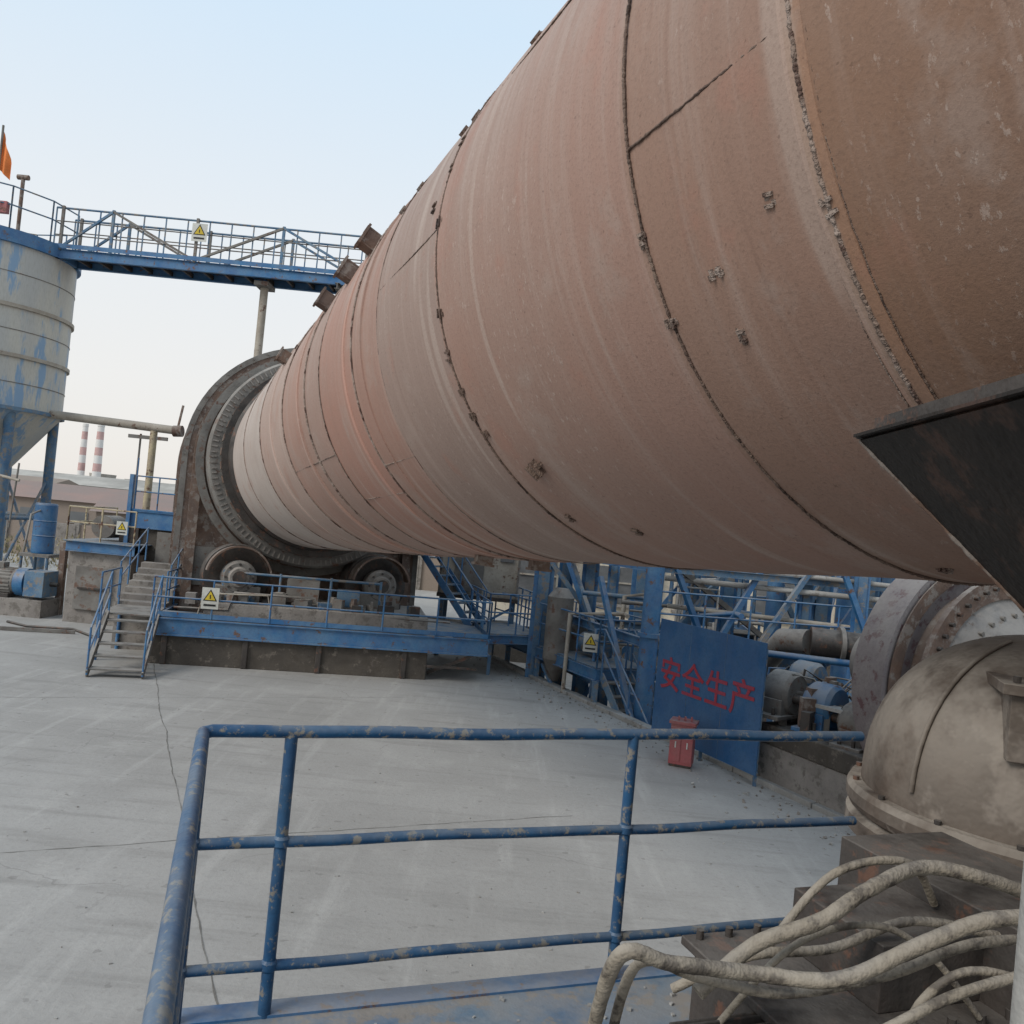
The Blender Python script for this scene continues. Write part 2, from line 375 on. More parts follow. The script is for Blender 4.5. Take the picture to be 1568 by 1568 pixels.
# ------------------------------------------------------------------ ground, pit
cd=V((-.42,.9075,0)); c0=V((4.0,12.95,0)); cn=V((cd.y,-cd.x,0))
def cl(s,off=0,z=0): p=c0+cd*s+cn*off; return V((p.x,p.y,z))
pe=cl(19); ps=cl(-40)
b=B()
b.add([(-900,-300,0),(ps.x,-300,0),(ps.x,ps.y,0),(pe.x,pe.y,0),(60,pe.y,0),(900,pe.y,0),(900,1500,0),(-900,1500,0)],[tuple(range(8))],ground_m)
b.make('ground')
b=B()
b.add([cl(-40,0,0),cl(19,0,0),cl(19,0,-1.3),cl(-40,0,-1.3)],[(0,1,2,3)],concd)
b.add([(pe.x,pe.y,0),(60,pe.y,0),(60,pe.y,-1.3),(pe.x,pe.y,-1.3)],[(0,1,2,3)],concd)
b.make('retaining_wall')
b=B(); b.add([cl(-40,0,-1.3),(900,-23,-1.3),(900,pe.y,-1.3),(pe.x,pe.y,-1.3)],[(0,1,2,3)],conc); b.make('pit_floor')
b=B(); s=-12
while s<18.5:
    l=random.uniform(1.6,2.4); o=random.uniform(-.02,.02)
    b.beam(cl(s,.1+o,.03),cl(s+l-.02,.1-o,.03),.2,.1+random.uniform(-.015,.015),concl); s+=l
b.make('kerb',bevel=.012)
b=B()
def joint(p,q,wd=.018):
    p=V(p);q=V(q);n=int((q-p).length/.12);d=(q-p).normalized();s_=V((d.y,-d.x,0)); A1=[];o=0
    for i in range(n+1):
        o+=random.uniform(-.012,.012); o*=.97; c=p.lerp(q,i/n)+s_*o; ww=wd*random.uniform(.3,1)
        A1+= [c+s_*ww/2+V((0,0,.004)),c-s_*ww/2+V((0,0,.004))]
    b.add(A1,[(2*i,2*i+1,2*i+3,2*i+2) for i in range(n)],jm)
jm=mat('joint_dirt',(.15,.14,.125),(.24,.23,.21),None,0,None,0,.95,3)
J0=V((-1.93,6.4,0)); 
for off in (0,-5.2,-10.4):
    p=J0+cn*off-cd*9; joint(p,p+cd*38)
for s_ in (2.5,9,-4):
    p=J0+cd*s_; joint(p-cn*16,p+cn*4.5,.012)
b.make('slab_joints')
b=B()
for i in range(520):
    s_=random.uniform(-3,17); o=-abs(random.gauss(0,.5))-.02; p=cl(s_,o); r=random.uniform(.006,.025)
    M=Matrix.Rotation(random.random()*6,3,V((random.random(),random.random(),1)))
    b.box(p+V((0,0,r*.4)),(r*2,r*1.4,r),concl if random.random()<.6 else conc,M=M)
for i in range(260):
    p=V((random.uniform(-10,4),random.uniform(5,16),0)); 
    if (p-c0).dot(cn)>-.3: continue
    r=random.uniform(.004,.012); b.box(p+V((0,0,r*.4)),(r*2,r*1.4,r),concl,M=Matrix.Rotation(random.random()*6,3,'Z'))
b.make('gravel_debris')

# ------------------------------------------------------------------ roller station
RZ=rad(10.5); ex=V((math.cos(RZ),math.sin(RZ),0)); ey=V((-ex.y,ex.x,0)); O=V((-7.13,17.4,0))
def pl(x,y,z): return O+ex*x+ey*y+V((0,0,z))
b=B()
b.box(pl(2.85,1.6,.35),(5.7,3.2,.72),concd,rz=RZ)
b.box(pl(3.3,1.75,.98),(4.8,2.3,.56),conc,rz=RZ)
for x in (.3,1.9,3.4,5.2): b.box(pl(x,-.03,.33),(.12,.06,.66),dark,rz=RZ)
b.make('kiln_pier',bevel=.02)
def roller(name,lat):
    b=B(); cz=-2.77; 
    def q(t,dl=0,dh=0): return kw(t,lat+dl,cz+dh)
    X=e2;Y=w
    b.lathe([(0,-.35),(.72,-.35),(.75,-.31),(.75,.31),(.72,.35),(0,.35)],dark,48,q(20.45),X,Y,u)
    b.lathe([(0,-1.05),(.15,-1.05),(.15,1.05),(0,1.05)],dark,24,q(20.45),X,Y,u)
    for s in(-1,1):
        o=q(20.45)+u*s*.72
        b.lathe([(0,-.2),(.32,-.2),(.38,-.14),(.38,.14),(.32,.2),(0,.2)],grey,36,o,X,Y,u)
        b.lathe([(0,-.26),(.2,-.26),(.24,-.2)],conc,24,o,X,Y,u)
        for k in range(8):
            a=k*math.pi/4; p=o+X*math.cos(a)*.29+Y*math.sin(a)*.29; b.tube(p-u*.22,p-u*.18,.03,dark,6)
        b.box(o-w*.38,(.95,.36,.4),grey,rz=math.atan2(e2.y,e2.x))
        b.box(o-w*.62,(1.3,.5,.1),bluew,rz=math.atan2(e2.y,e2.x))
        for k in(-1,1): b.tube(o-w*.55+X*.52*k,o-w*.4+X*.52*k,.04,dark,6)
    b.lathe([(.66,-.95),(.7,-.95),(.7,-.45),(.66,-.45)],rustm,30,q(20.45),X,Y,u,a0=rad(10),a1=rad(170))
    return b.make(name,bevel=.008)
roller('support_roller',-1.6); roller('support_roller',1.6)
b=B()
b.chan(pl(0,-.05,.78),pl(7.0,-.05,.78),.12,.36,blue)
b.chan(pl(7.0,0,.78),pl(7.0,3.0,.78),.12,.36,blue)
b.chan(pl(0,0,.78),pl(0,3.2,.78),.12,.36,blue)
for y in (.15,.45,.75): b.box(pl(3.5,y,.975),(6.9,.27,.02),bluew,rz=RZ)
b.box(pl(6.35,1.9,.975),(1.2,2.0,.02),bluew,rz=RZ)
b.rail([pl(0,-.05,.98),pl(7.0,-.05,.98),pl(7.0,3.0,.98)],.8,blue,.02,1.15,(1,.5),.1)
b.rail([pl(0,1.2,.98),pl(0,3.0,.98)],.8,blue,.02,.9,(1,.5))
b.beam(pl(5.75,.3,.1),pl(6.7,-.02,.6),.07,.07,dark); b.beam(pl(5.7,0,.3),pl(6.8,0,.3),.05,.05,dark)
for x in (.6,1.7,2.9,4.1,5.4):
    b.box(pl(x,.75,1.3+random.uniform(-.05,.1)),(random.uniform(.12,.3),.2,random.uniform(.15,.3)),random.choice([grey,dark,conc]),rz=RZ)
for i in range(26):
    x=random.uniform(.6,5.6); h=random.uniform(.06,.3); b.box(pl(x,random.uniform(.7,1.0),1.26+h/2),(random.uniform(.05,.35),random.uniform(.05,.2),h),random.choice([grey,dark,conc,rustm,bluew]),rz=random.random()*3)
b.path([pl(.3,.6,1.1),pl(1.4,.6,1.12),pl(1.5,.6,1.5),pl(3.2,.65,1.5),pl(3.3,.65,1.2),pl(6.2,.6,1.2)],.025,grey,8)
b.path([pl(.8,.55,1.0),pl(.9,.5,1.45),pl(2.2,.55,1.5),pl(2.3,.5,1.1)],.018,beige,8)
for x in (1.2,2.4,3.5,4.6): b.tube(pl(x,1.0,1.2),pl(x,1.0,1.95),.03,bluew,8)
b.tube(pl(1.2,1.0,1.9),pl(4.6,1.0,1.9),.03,bluew,8); b.box(pl(2.9,1.1,1.6),(.7,.3,.5),grey,rz=RZ); b.box(pl(3.9,1.1,1.5),(.5,.3,.4),bluew,rz=RZ)
b.make('access_platform')
b=B()
def stair(p0,p1,width,n,mt,tread,railh=.9,rmt=None,r=.02):
    p0=V(p0);p1=V(p1);d=p1-p0; hd=V((d.x,d.y,0)).normalized(); sd=V((hd.y,-hd.x,0)); a=math.atan2(sd.y,sd.x)
    for s in(-1,1): b.beam(p0+sd*s*width/2,p1+sd*s*width/2,.03,.18,mt)
    for i in range(n):
        c=p0.lerp(p1,(i+.5)/n); b.box(c,(width-.04,.24,.03),tread,rz=a)
    if railh:
        for s in(-1,1):
            o=sd*s*width/2; k=2
            for i in range(k+1):
                q=p0.lerp(p1,i/k)+o; b.tube(q,q+V((0,0,railh)),r,rmt or mt,8)
            for l in(1,.5): b.tube(p0+o+V((0,0,railh*l)),p1+o+V((0,0,railh*l)),r,rmt or mt,8)
stair((-7.0,15.7,.05),(-7.45,17.3,.95),.95,5,grey,grey,.85,blue)
b.box(pl(-.5,.7,.96),(1.0,1.5,.03),grey,rz=RZ)
b.rail([pl(-1.0,-.05,.98),pl(-1.0,1.4,.98)],.8,blue,.02,.9)
for q in [(-1,.0),(-.95,1.4),(-.05,1.4)]: b.tube(pl(q[0],q[1],0),pl(q[0],q[1],.96),.04,blue,8)
b.make('steel_steps')
b=B()
for i in range(7): b.box(pl(-.55,1.6+.33*i,.5+.06*i),(1.05,.34,1.1+.12*i),conc,rz=RZ)
b.rail([pl(-1.05,1.5,1.1),pl(-1.05,3.7,1.8)],.8,blue,.02,.8); b.rail([pl(0,1.5,1.1),pl(0,3.7,1.8)],.8,blue,.02,.8)
b.make('concrete_steps',bevel=.01)

def warning_sign(c,nrm,sx=.34,sz=.44):
    b=B(); n=V(nrm).normalized(); x=V((0,0,1)).cross(n).normalized(); z=V((0,0,1)); c=V(c)
    M=Matrix((x,n,z)).transposed(); b.box(c,(sx,.008,sz),white,M=M)
    def tri(s,off,mt,dz=.05):
        pts=[c+n*off+x*s*.5*math.cos(a)+z*(s*.5*math.sin(a)+dz*sz*1.2) for a in (rad(90),rad(210),rad(330))]; b.add(pts,[(0,1,2)],mt)
    tri(sx*.95,.008,blk); tri(sx*.72,.012,yel)
    b.box(c+n*.014+z*sz*.07,(sx*.06,.003,sz*.18),blk,M=M)
    b.box(c+n*.008-z*sz*.32,(sx*.7,.006,sz*.09),blk,M=M)
    b.make('warning_sign')
warning_sign(pl(1.12,-.1,1.42),-ey)

# ------------------------------------------------------------------ silo, footbridge, pipe
b=B()
so=V((-15.65,24.0,0)); R=2.4
b.lathe([(R,5.36),(R,10.0),(R+.02,10.0),(0,10.35)],silo_m,72,so)
b.lathe([(R,5.36),(.35,2.6),(.35,2.3),(0,2.3)],silo_m,48,so)
for z in (5.36,6.77,8.08,9.85): b.lathe([(R,z-.05),(R+.07,z-.05),(R+.07,z+.05),(R,z+.05)],beige if z>5.5 else bluew,72,so)
for z in (6.05,7.45,8.95): b.lathe([(R,z-.01),(R+.012,z-.01),(R+.012,z+.01),(R,z+.01)],grey,72,so)
b.lathe([(R,9.7),(R+.1,9.7),(R+.1,10.05),(R,10.05)],blue,72,so)
for k in range(6):
    a=rad(30+60*k); p=so+V((math.cos(a)*2.2,math.sin(a)*2.2,0)); b.tube(p,p+V((0,0,5.6)),.14,bluew,14)
p=so+V((1.7,-1.75,0)); b.tube(p,p+V((0,0,5.5)),.14,bluew,14)
for k in range(6):
    a=rad(30+60*k);a2=rad(90+60*k); p=so+V((math.cos(a)*2.2,math.sin(a)*2.2,2.4));q=so+V((math.cos(a2)*2.2,math.sin(a2)*2.2,2.4)); b.tube(p,q,.06,bluew,8); b.tube(p-V((0,0,1.8)),q+V((0,0,1.2)),.04,bluew,8)
pts=[so+V((math.cos(rad(a))*2.5,math.sin(rad(a))*2.5,10.05)) for a in range(40,390,25)]
b.rail(pts[1:],1.1,bluew,.022,1.1)
b.tube((-14.0,22.8,10.0),(-14.0,22.8,11.6),.05,rustm,10); b.tube((-14.15,22.8,11.6),(-13.85,22.8,11.6),.07,rustm,10)
b.box((-14.15,22.2,10.55),(.4,.15,.3),redp)
b.path([(-14.6,23.2,3.6),(-14.2,22.4,3.4),(-14.0,22.2,2.5),(-13.6,22.2,2.3)],.07,grey,10)
b.tube((-13.9,22.2,3.6),(-12.9,22.2,3.45),.04,beige,8); b.tube((-13.05,22.2,2.2),(-12.95,22.2,3.9),.025,grey,8)
b.make('cement_silo')
b=B(); b.tube((-14.75,22.9,10.0),(-14.75,22.9,13.0),.03,grey,8)
n=8; fl=[]
for i in range(n):
    for j in range(2): fl.append((-14.75+.32*i/(n-1),22.9+.05*math.sin(i*1.3),12.9-.13*i-(1-j)*(1.1-.09*i)))
b.add(fl,[(2*i,2*i+2,2*i+3,2*i+1) for i in range(n-1)],orange,True); b.make('flag')
b=B(); bx0,bx1=-13.4,2.5; z0=9.83
for y in (23.5,24.5):
    b.chan((bx0,y,z0),(bx1,y,z0),.12,.26,blue)
    b.beam((bx0,y-.08,z0+.2),(bx1,y-.08,z0+.2),.01,.12,blue)
    for l in(.4,.78,1.15): b.tube((bx0,y,z0+.13+l),(bx1,y,z0+.13+l),.03 if l>1 else .018,bluew if l>1 else grey,8)
    for i in range(27): x=bx0+(bx1-bx0)*i/26; b.beam((x,y,z0+.1),(x,y,z0+1.28),.03,.03,bluew)
    xs=[-13.2,-11.8,-9.45,-7.05,-4.7,-2.3,0,2.3]
    for i,x in enumerate(xs): b.beam((x,y-.03,z0+.1),(x,y-.03,z0+1.33),.07,.07,bluew if i%2 else grey)
    for i in range(len(xs)-1):
        lo,hi=z0+.15,z0+1.28
        a,c=(hi,lo) if i%2==1 else (lo,hi)
        b.beam((xs[i],y-.05,a),(xs[i+1],y-.05,c),.06,.06,grey if i%3 else bluew)
for i in range(28): x=bx0+(bx1-bx0)*i/27; b.beam((x,23.5,z0-.02),(x,24.5,z0-.02),.06,.12,dark)
b.box(((bx0+bx1)/2,24,z0+.1),(bx1-bx0,1.0,.02),dark)
for x in (bx0+8,): b.chan((x,23.3,z0-.2),(x,24.7,z0-.2),.14,.16,grey)
b.tube((-7.6,24,0),(-7.6,24,z0-.3),.11,beige,14); b.box((-7.6,24,z0-.24),(.4,.7,.12),grey); b.box((-7.6,24,.05),(.5,.5,.1),grey)
b.tube((2.3,24,-1.3),(2.3,24,z0-.2),.14,blue,14)
b.make('footbridge')
warning_sign((-9.35,23.38,10.75),(0,-1,0),.42,.5)
b=B(); b.tube((-14,24,5.42),(-9.6,24,5.27),.12,beige,14); b.tube((-10.3,24,0),(-10.3,24,5.2),.1,yellowp,14)
b.tube((-9.75,24,5.25),(-9.5,24,5.27),.16,rustm,14); b.beam((-9.65,24,5.3),(-9.55,24,6.0),.05,.05,rustm); b.beam((-11,24,5.0),(-9.9,24,5.0),.08,.1,grey)
b.tube((-10.75,24.2,0),(-10.75,24.2,5.1),.03,grey,8); b.tube((-10.6,23.9,1.0),(-10.6,23.9,4.4),.02,blue,8)
b.make('overhead_pipe')

# ------------------------------------------------------------------ left ground equipment
b=B()
b.box((-12.7,22.2,.22),(2.0,1.1,.45),conc)
b.lathe([(0,-.5),(.3,-.5),(.32,-.46),(.32,.46),(.3,.5),(0,.5)],grey,28,(-13.0,22,.85),(0,1,0),(0,0,1),(1,0,0))
for i in range(22):
    a=rad(i*360/22); p=V((-13.0,22+.33*math.cos(a),.85+.33*math.sin(a))); b.beam(p-V((.4,0,0)),p+V((.4,0,0)),.015,.05,grey)
b.box((-13.0,22,1.25),(.25,.25,.14),grey); b.box((-13.0,22,.5),(.8,.6,.1),dark)
b.lathe([(0,-.15),(.36,-.15),(.36,.1),(0,.1)],blue,28,(-12.35,22,.85),(0,1,0),(0,0,1),(1,0,0))
b.box((-11.95,22,.85),(.5,.7,.65),bluew); b.tube((-12.3,22,.85),(-11.5,22,.85),.06,dark,10)
b.make('drive_motor',bevel=.01)
b=B(); b.lathe([(0,1.55),(.27,1.55),(.28,1.6),(.28,2.0),(.295,2.02),(.28,2.04),(.28,2.4),(.295,2.42),(.28,2.44),(.28,2.85),(.26,2.9),(0,2.9)],blue,32,(-12.55,23,0))
b.box((-12.55,23,1.5),(.8,.8,.08),grey)
for x in(-.35,.35):
    for y in (-.35,.35): b.tube((-12.55+x,23+y,0),(-12.55+x,23+y,1.5),.04,bluew,8)
b.path([(-12.55,22.7,2.7),(-12.55,22.3,2.6),(-12.6,22.2,1.6)],.03,grey,8)
b.make('blue_oil_drum')
b=B(); b.box((-10.3,22.9,.9),(1.6,2.6,1.8),conc); b.chan((-11.15,21.5,1.93),(-9.4,21.5,1.93),.12,.25,blue); b.box((-10.3,22.8,2.07),(1.8,2.8,.03),bluew)
b.rail([(-9.45,21.5,2.08),(-11.15,21.5,2.08),(-11.15,24.1,2.08)],.85,yellowp,.022,.85)
b.lathe([(0,-.4),(.3,-.4),(.3,.4),(0,.4)],grey,24,(-10.6,22.6,2.45),(1,0,0),(0,0,1),(0,1,0)); b.box((-10.0,22.7,2.3),(.5,.6,.4),dark)
b.beam((-11.75,22.6,0),(-11.75,22.6,1.95),.16,.16,rustm); b.beam((-11.75,22.6,1.9),(-11.0,22.6,1.9),.12,.12,grey)
b.box((-10.4,21.55,.9),(.9,.06,1.1),grey); b.box((-10.4,21.5,.9),(.7,.06,.06),dark)
b.make('equipment_plinth',bevel=.01)
warning_sign((-9.75,21.42,2.5),(0,-1,0),.28,.34)
b=B(); b.box((-9.35,23.2,1.35),(1.1,1.4,2.7),concd); b.chan((-10.0,22.45,2.75),(-8.7,22.45,2.75),.12,.5,blue); b.box((-9.35,23.2,2.95),(1.3,1.6,.04),blue)
b.rail([(-8.75,22.45,2.97),(-9.95,22.45,2.97)],.9,blue,.02,.6); b.beam((-10.05,22.4,0),(-10.05,22.4,3.9),.1,.1,blue)
b.box((-8.75,22.3,1.7),(.9,.06,1.5),grey)
b.make('blue_maintenance_platform')
b=B(); b.path([(-11.9,20.6,.03),(-11.2,20.2,.03),(-10.2,20.4,.03),(-9.4,19.7,.03),(-8.9,18.9,.05)],.03,dark,8)
b.beam((-12.6,19.2,.05),(-9.9,19.9,.05),.06,.08,grey); b.beam((-12.2,18.2,.03),(-11,18.1,.03),.05,.05,rustm)
b.make('scrap_pipes')

# ------------------------------------------------------------------ distance
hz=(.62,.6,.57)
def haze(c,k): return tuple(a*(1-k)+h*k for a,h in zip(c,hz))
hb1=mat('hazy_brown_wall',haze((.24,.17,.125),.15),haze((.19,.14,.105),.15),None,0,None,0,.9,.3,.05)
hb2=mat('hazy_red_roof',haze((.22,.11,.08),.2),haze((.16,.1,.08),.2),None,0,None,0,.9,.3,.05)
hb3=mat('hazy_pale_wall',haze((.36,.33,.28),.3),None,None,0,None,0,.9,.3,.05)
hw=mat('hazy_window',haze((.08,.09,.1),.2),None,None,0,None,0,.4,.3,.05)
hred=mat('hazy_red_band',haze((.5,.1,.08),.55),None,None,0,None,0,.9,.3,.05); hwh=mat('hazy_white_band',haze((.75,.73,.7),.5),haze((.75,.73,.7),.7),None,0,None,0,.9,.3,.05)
def house(name,x,y,wd,dp,h,roof,wall,rm,rz=0):
    b=B(); R_=Matrix.Rotation(rz,3,'Z'); o=V((x,y,0))
    def P(a,c,d): return o+R_@V((a,c,d))
    b.box(P(0,0,h/2),(wd,dp,h),wall,rz=rz)
    hw_,hd=wd/2+.3,dp/2+.3
    vs=[P(-hw_,-hd,h),P(hw_,-hd,h),P(hw_,hd,h),P(-hw_,hd,h),P(-hw_,0,h+roof),P(hw_,0,h+roof)]
    b.add(vs,[(0,1,5,4),(2,3,4,5),(0,4,3),(1,2,5),(0,3,2,1)],rm)
    n=int(wd/3)
    for i in range(n):
        xx=-wd/2+wd*(i+.5)/n; b.box(P(xx,-dp/2-.02,h*.55),(1.2,.06,h*.3),hw,rz=rz); b.box(P(xx,-dp/2-.06,h*.38),(1.4,.1,.08),hb3,rz=rz)
    b.make(name)
house('factory_shed',-30,62,22,8,2.3,1.1,hb1,hb2,rad(8)); house('factory_shed',-52,75,26,10,2.6,1.2,hb3,hb1,rad(-4))
house('factory_shed',-18,52,12,7,2.1,1.0,hb1,hb2,rad(14)); house('factory_shed',-60,120,60,14,3.4,1.4,hb3,hb3)
b=B()
for i in range(30): b.box((-45+i*1.6,38+i*.12,.8),(1.55,.2,1.6),hb1 if i%5 else conc)
for i in range(31): b.box((-45.8+i*1.6,37.95+i*.12,.9),(.25,.3,1.8),conc)
b.make('brick_boundary_wall')
def chimney(x,y,h,r):
    b=B(); n=9
    for i in range(n): 
        z0_,z1=h*i/n,h*(i+1)/n; ra=r*(1.5-.5*i/n); rb=r*(1.5-.5*(i+1)/n)
        b.lathe([(ra,z0_),(rb,z1)],(hred if i%2 else hwh),20,(x,y,0))
    b.lathe([(r*1.12,h-1),(r*1.12,h)],hwh,20,(x,y,0)); b.make('striped_chimney')
chimney(-153,300,25,.9); chimney(-147.5,300,25.5,1.1)
b=B(); b.lathe([(6,0),(4.6,3),(4.2,6),(4.6,8)],hb3,24,(-150,310,0)); b.lathe([(6,0),(4.6,3),(4.2,5),(4.6,7)],hb3,24,(-137,310,0)); b.make('cooling_towers')
drym=mat('dry_brush',(.27,.22,.13),(.36,.3,.18),(.14,.13,.07),.4,None,0,.9,3)
b=B()
for i in range(5200):
    x=random.uniform(-46,-12); k=math.sin(x*.9)*.5+math.sin(x*2.3)*.3; y=random.uniform(32,35)+.12*(x+45)*.5
    hmax=.9+.6*k; z=random.random()**1.5*max(.3,hmax); s_=random.uniform(.05,.16)
    a=random.random()*6; d=V((math.cos(a)*s_*.3,math.sin(a)*s_*.3,0)); p=V((x,y,z)); t_=V((random.uniform(-.1,.1),random.uniform(-.1,.1),s_*1.6))
    b.add([p-d,p+d,p+t_],[(0,1,2)],drym)
b.make('dry_grass',fix=False)

# ------------------------------------------------------------------ right side background
sunw=mat('sunlit_render_wall',(.68,.6,.47),(.58,.51,.41),(.46,.4,.33),.2,None,0,.9,.6,.1)  # warm sunlight on the wall is put into this pale base colour
winm=mat('dark_window',(.16,.16,.16),None,None,0,None,0,.3)
b=B(); b.box((14,37,3.6),(29,8,7.2),sunw); b.box((14,37,7.35),(29.6,8.6,.3),conc)
for i in range(9):
    for z in (1.6,4.8):
        x=1.2+i*3.1; b.box((x,32.97,z),(1.5,.1,1.4),winm); b.box((x,32.92,z-.78),(1.8,.22,.1),conc); b.box((x,32.9,z),(.06,.08,1.4),beige); b.box((x,32.9,z+.1),(1.5,.08,.06),beige)
b.box((14,32.96,3.2),(29,.1,.2),conc)
for i in range(8): b.box((2.7+i*3.1,32.9,3.5),(.35,.25,7.0),beige)
b.make('workshop_building')
b=B(); b.box((-.68,22.8,2.62),(2.0,1.8,2.0),beige); b.box((-.68,22.8,3.67),(2.2,2.0,.1),grey); b.box((-.68,22.8,1.57),(2.1,1.9,.1),dark)
for x in(-1.6,.25):
    for y in (22.0,23.6): b.beam((x,y,-1.3),(x,y,1.55),.12,.12,bluew)
b.box((-.95,21.88,2.5),(.75,.05,1.6),grey); b.box((.0,21.88,2.8),(.35,.05,.5),winm); b.beam((-1.6,21.9,.2),(.25,21.9,1.4),.06,.06,blue)
for x in (-1.68,.32): b.box((x,21.88,2.62),(.06,.06,2.0),grey)
b.make('electrical_cabin',bevel=.01)

# steel tower
b=B()
cols=[(2.9,16.6,.36),(.9,20,.26),(1.45,20.6,.2),(2.0,20.2,.22),(4.4,20,.34),(4.95,20.6,.24),(5.72,18,.36),(6.7,18,.26),(7.64,18,.3),(3.6,22.5,.3),(8.4,21,.4),(6.3,23,.3),(9.8,18.5,.3),(7.2,20.5,.18),
      (3.9,17.6,.14),(4.7,17.9,.2),(6.2,17.5,.14),(2.4,19.0,.14),(7.2,17.2,.18),(8.2,18.4,.22)]
for x,y,r in cols:
    if r>.3: b.tube((x,y,-1.3),(x,y,9),r/2,blue,18); b.tube((x,y,-1.3),(x,y,-1.22),r*.9,bluew,18); b.tube((x,y,1.6),(x,y,1.68),r*.65,blue,18)
    else: b.beam((x,y,-1.3),(x,y,9),r*.5,r,bluew); b.beam((x-r*.4,y,-1.3),(x-r*.4,y,9),.03,r,blue); b.beam((x+r*.4,y,-1.3),(x+r*.4,y,9),.03,r,blue)
for z in (.3,1.45,2.95,5.5):
    b.chan((.9,20,z),(9.8,19.6,z),.14,.16,bluew if z<2 else blue); b.chan((2.9,16.6,z),(9.8,18.2,z),.12,.14,bluew); b.chan((2.9,16.6,z),(1.45,20.6,z),.12,.18,blue); b.chan((5.72,18,z),(6.3,23,z),.12,.2,blue)
for p,q in [((2.9,16.6,-.8),(1.5,20.5,2.9)),((5.72,18,-.6),(7.64,18,2.9)),((7.64,18,-.6),(5.72,18,2.9)),((2.0,20.2,-.5),(4.4,20,2.9)),((6.7,18,1.4),(8.4,21,4)),((2.0,18,2.6),(2.85,16.1,-.7)),((.9,20,2.9),(2.9,19.6,.6)),((3.1,17,3.2),(5.6,17.8,1.6)),
            ((3.1,17,1.2),(4.7,17.6,3.2)),((5.8,17.8,1.4),(6.9,18,3.3)),((6.9,17.9,1.2),(5.9,17.8,3.3)),((7.5,18,1),(9.5,18.4,3.3)),
            ((3.0,16.5,3.6),(4.2,17.2,1.3)),((5.3,17.2,3.4),(4.3,17.0,1.5)),((5.0,17.0,1.3),(6.3,17.3,3.4)),((1.2,19.8,3.3),(2.2,19.5,1.0)),((6.6,17.0,3.5),(7.6,17.1,1.4))]:
    b.beam(p,q,.1,.1,random.choice([bluew,grey,blue,blue,bluew]))
for i in range(40):
    z=random.uniform(.3,3.3); y=random.uniform(16.9,21); x=random.uniform(1,8); l=random.uniform(.8,3.5); r=random.uniform(.02,.06)
    mt=random.choice([beige,grey,bluew,concl,concl,blue])
    if i%3: b.path([(x,y,z),(x+l,y+.1,z),(x+l,y+.1,z+random.choice([-1.2,1.2]))],r,mt,10)
    else: b.path([(x,y,-1.2),(x,y,z),(x+l*.5,y,z+.1),(x+l*.5,y-.5,z+.1)],r,mt,10)
b.tube((3.2,17.2,2.75),(8.5,17.4,2.7),.06,concl,10); b.tube((3.3,17.1,2.2),(8.5,17.5,2.05),.05,beige,10); b.tube((3.1,17.3,3.1),(9,17.3,3.0),.05,concl,10)
for (x,y,z,r,h) in [(1.3,19.3,.6,.3,1.4),(4.0,18.6,.2,.4,1.2),(6.2,19,.3,.45,1.2)]:
    b.lathe([(0,z-.5),(r*.3,z-.5),(r,z),(r,z+h),(r*.5,z+h+.2),(0,z+h+.2)],random.choice([grey,bluew]),28,(x,y,0))
b.rail([(3.0,16.5,1.56),(9.7,17.9,1.56)],.95,blue,.02,1.0); b.plate([(3,16.55,1.52),(9.7,18.1,1.52),(9.7,18.5,1.52),(3,16.95,1.52)],.02,(0,0,1),bluew)
b.make('steel_tower')
b=B(); b.tube((5.3,14.6,2.0),(7.2,14.2,1.95),.27,dark,24); b.tube((5.75,14.5,1.99),(5.82,14.49,1.99),.33,grey,24); b.path([(5.3,14.6,2.0),(5.0,15.0,1.95),(4.9,15.6,1.5),(4.9,16,.4),(4.9,16,-1.2)],.22,grey,18)
b.tube((4.2,14.6,1.75),(6.3,14.1,1.75),.06,blue,12)
for x in (6.3,6.9): b.tube((x,14.38,1.97),(x+.05,14.37,1.97),.3,grey,24)
b.make('process_duct')

# lower platform in pit with stair
b=B()
P0,P1=cl(4.9,.1,.62),cl(10.2,.1,.62); q0,q1=cl(4.9,1.5,.62),cl(10.2,1.5,.62)
for a_,c_ in ((P0,P1),(q0,q1),(P0,q0),(P1,q1)): b.chan(a_,c_,.1,.24,blue)
b.plate([P0+V((0,0,.13)),P1+V((0,0,.13)),q1+V((0,0,.13)),q0+V((0,0,.13))],.02,(0,0,1),bluew)
zz=V((0,0,.14)); b.rail([q0+zz,P0+zz,P1+zz],1.0,blue,.02,.9); b.rail([q0+zz,q1+zz],1.0,blue,.02,.9)
for q in(P0,P1,q0,q1,(P0+P1)/2): b.beam((q.x,q.y,-1.3),(q.x,q.y,.5),.12,.12,bluew)
b.beam(cl(5,.1,-1.2),cl(7.3,.1,.4),.06,.06,blue)
stair(cl(2.7,.55,-1.2),cl(4.85,.55,.62),.7,8,bluew,grey,.95,blue)
b.lathe([(0,-.4),(.24,-.4),(.24,.4),(0,.4)],bluew,24,cl(6.2,.8,1.05),cn,(0,0,1),cd); b.box(cl(7.3,.8,1.05),(.5,.6,.6),grey,rz=rad(25)); b.box(cl(8.5,.9,1.3),(.4,.5,1.0),dark,rz=rad(25))
b.make('pit_platform')
warning_sign(cl(5.1,.02,1.25)+V((0,0,0)),-cn*.6-cd,.3,.38)
b=B()
a0_,a1_=V((-.3,19.6,.95)),V((-1.0,22.3,.95))
b.plate([a0_,V((1.0,20.2,.95)),V((.3,22.6,.95)),a1_],.03,(0,0,1),bluew); b.rail([a1_,a0_,V((1.0,20.2,.95)),V((.3,22.6,.95))],.95,blue,.02,.7)
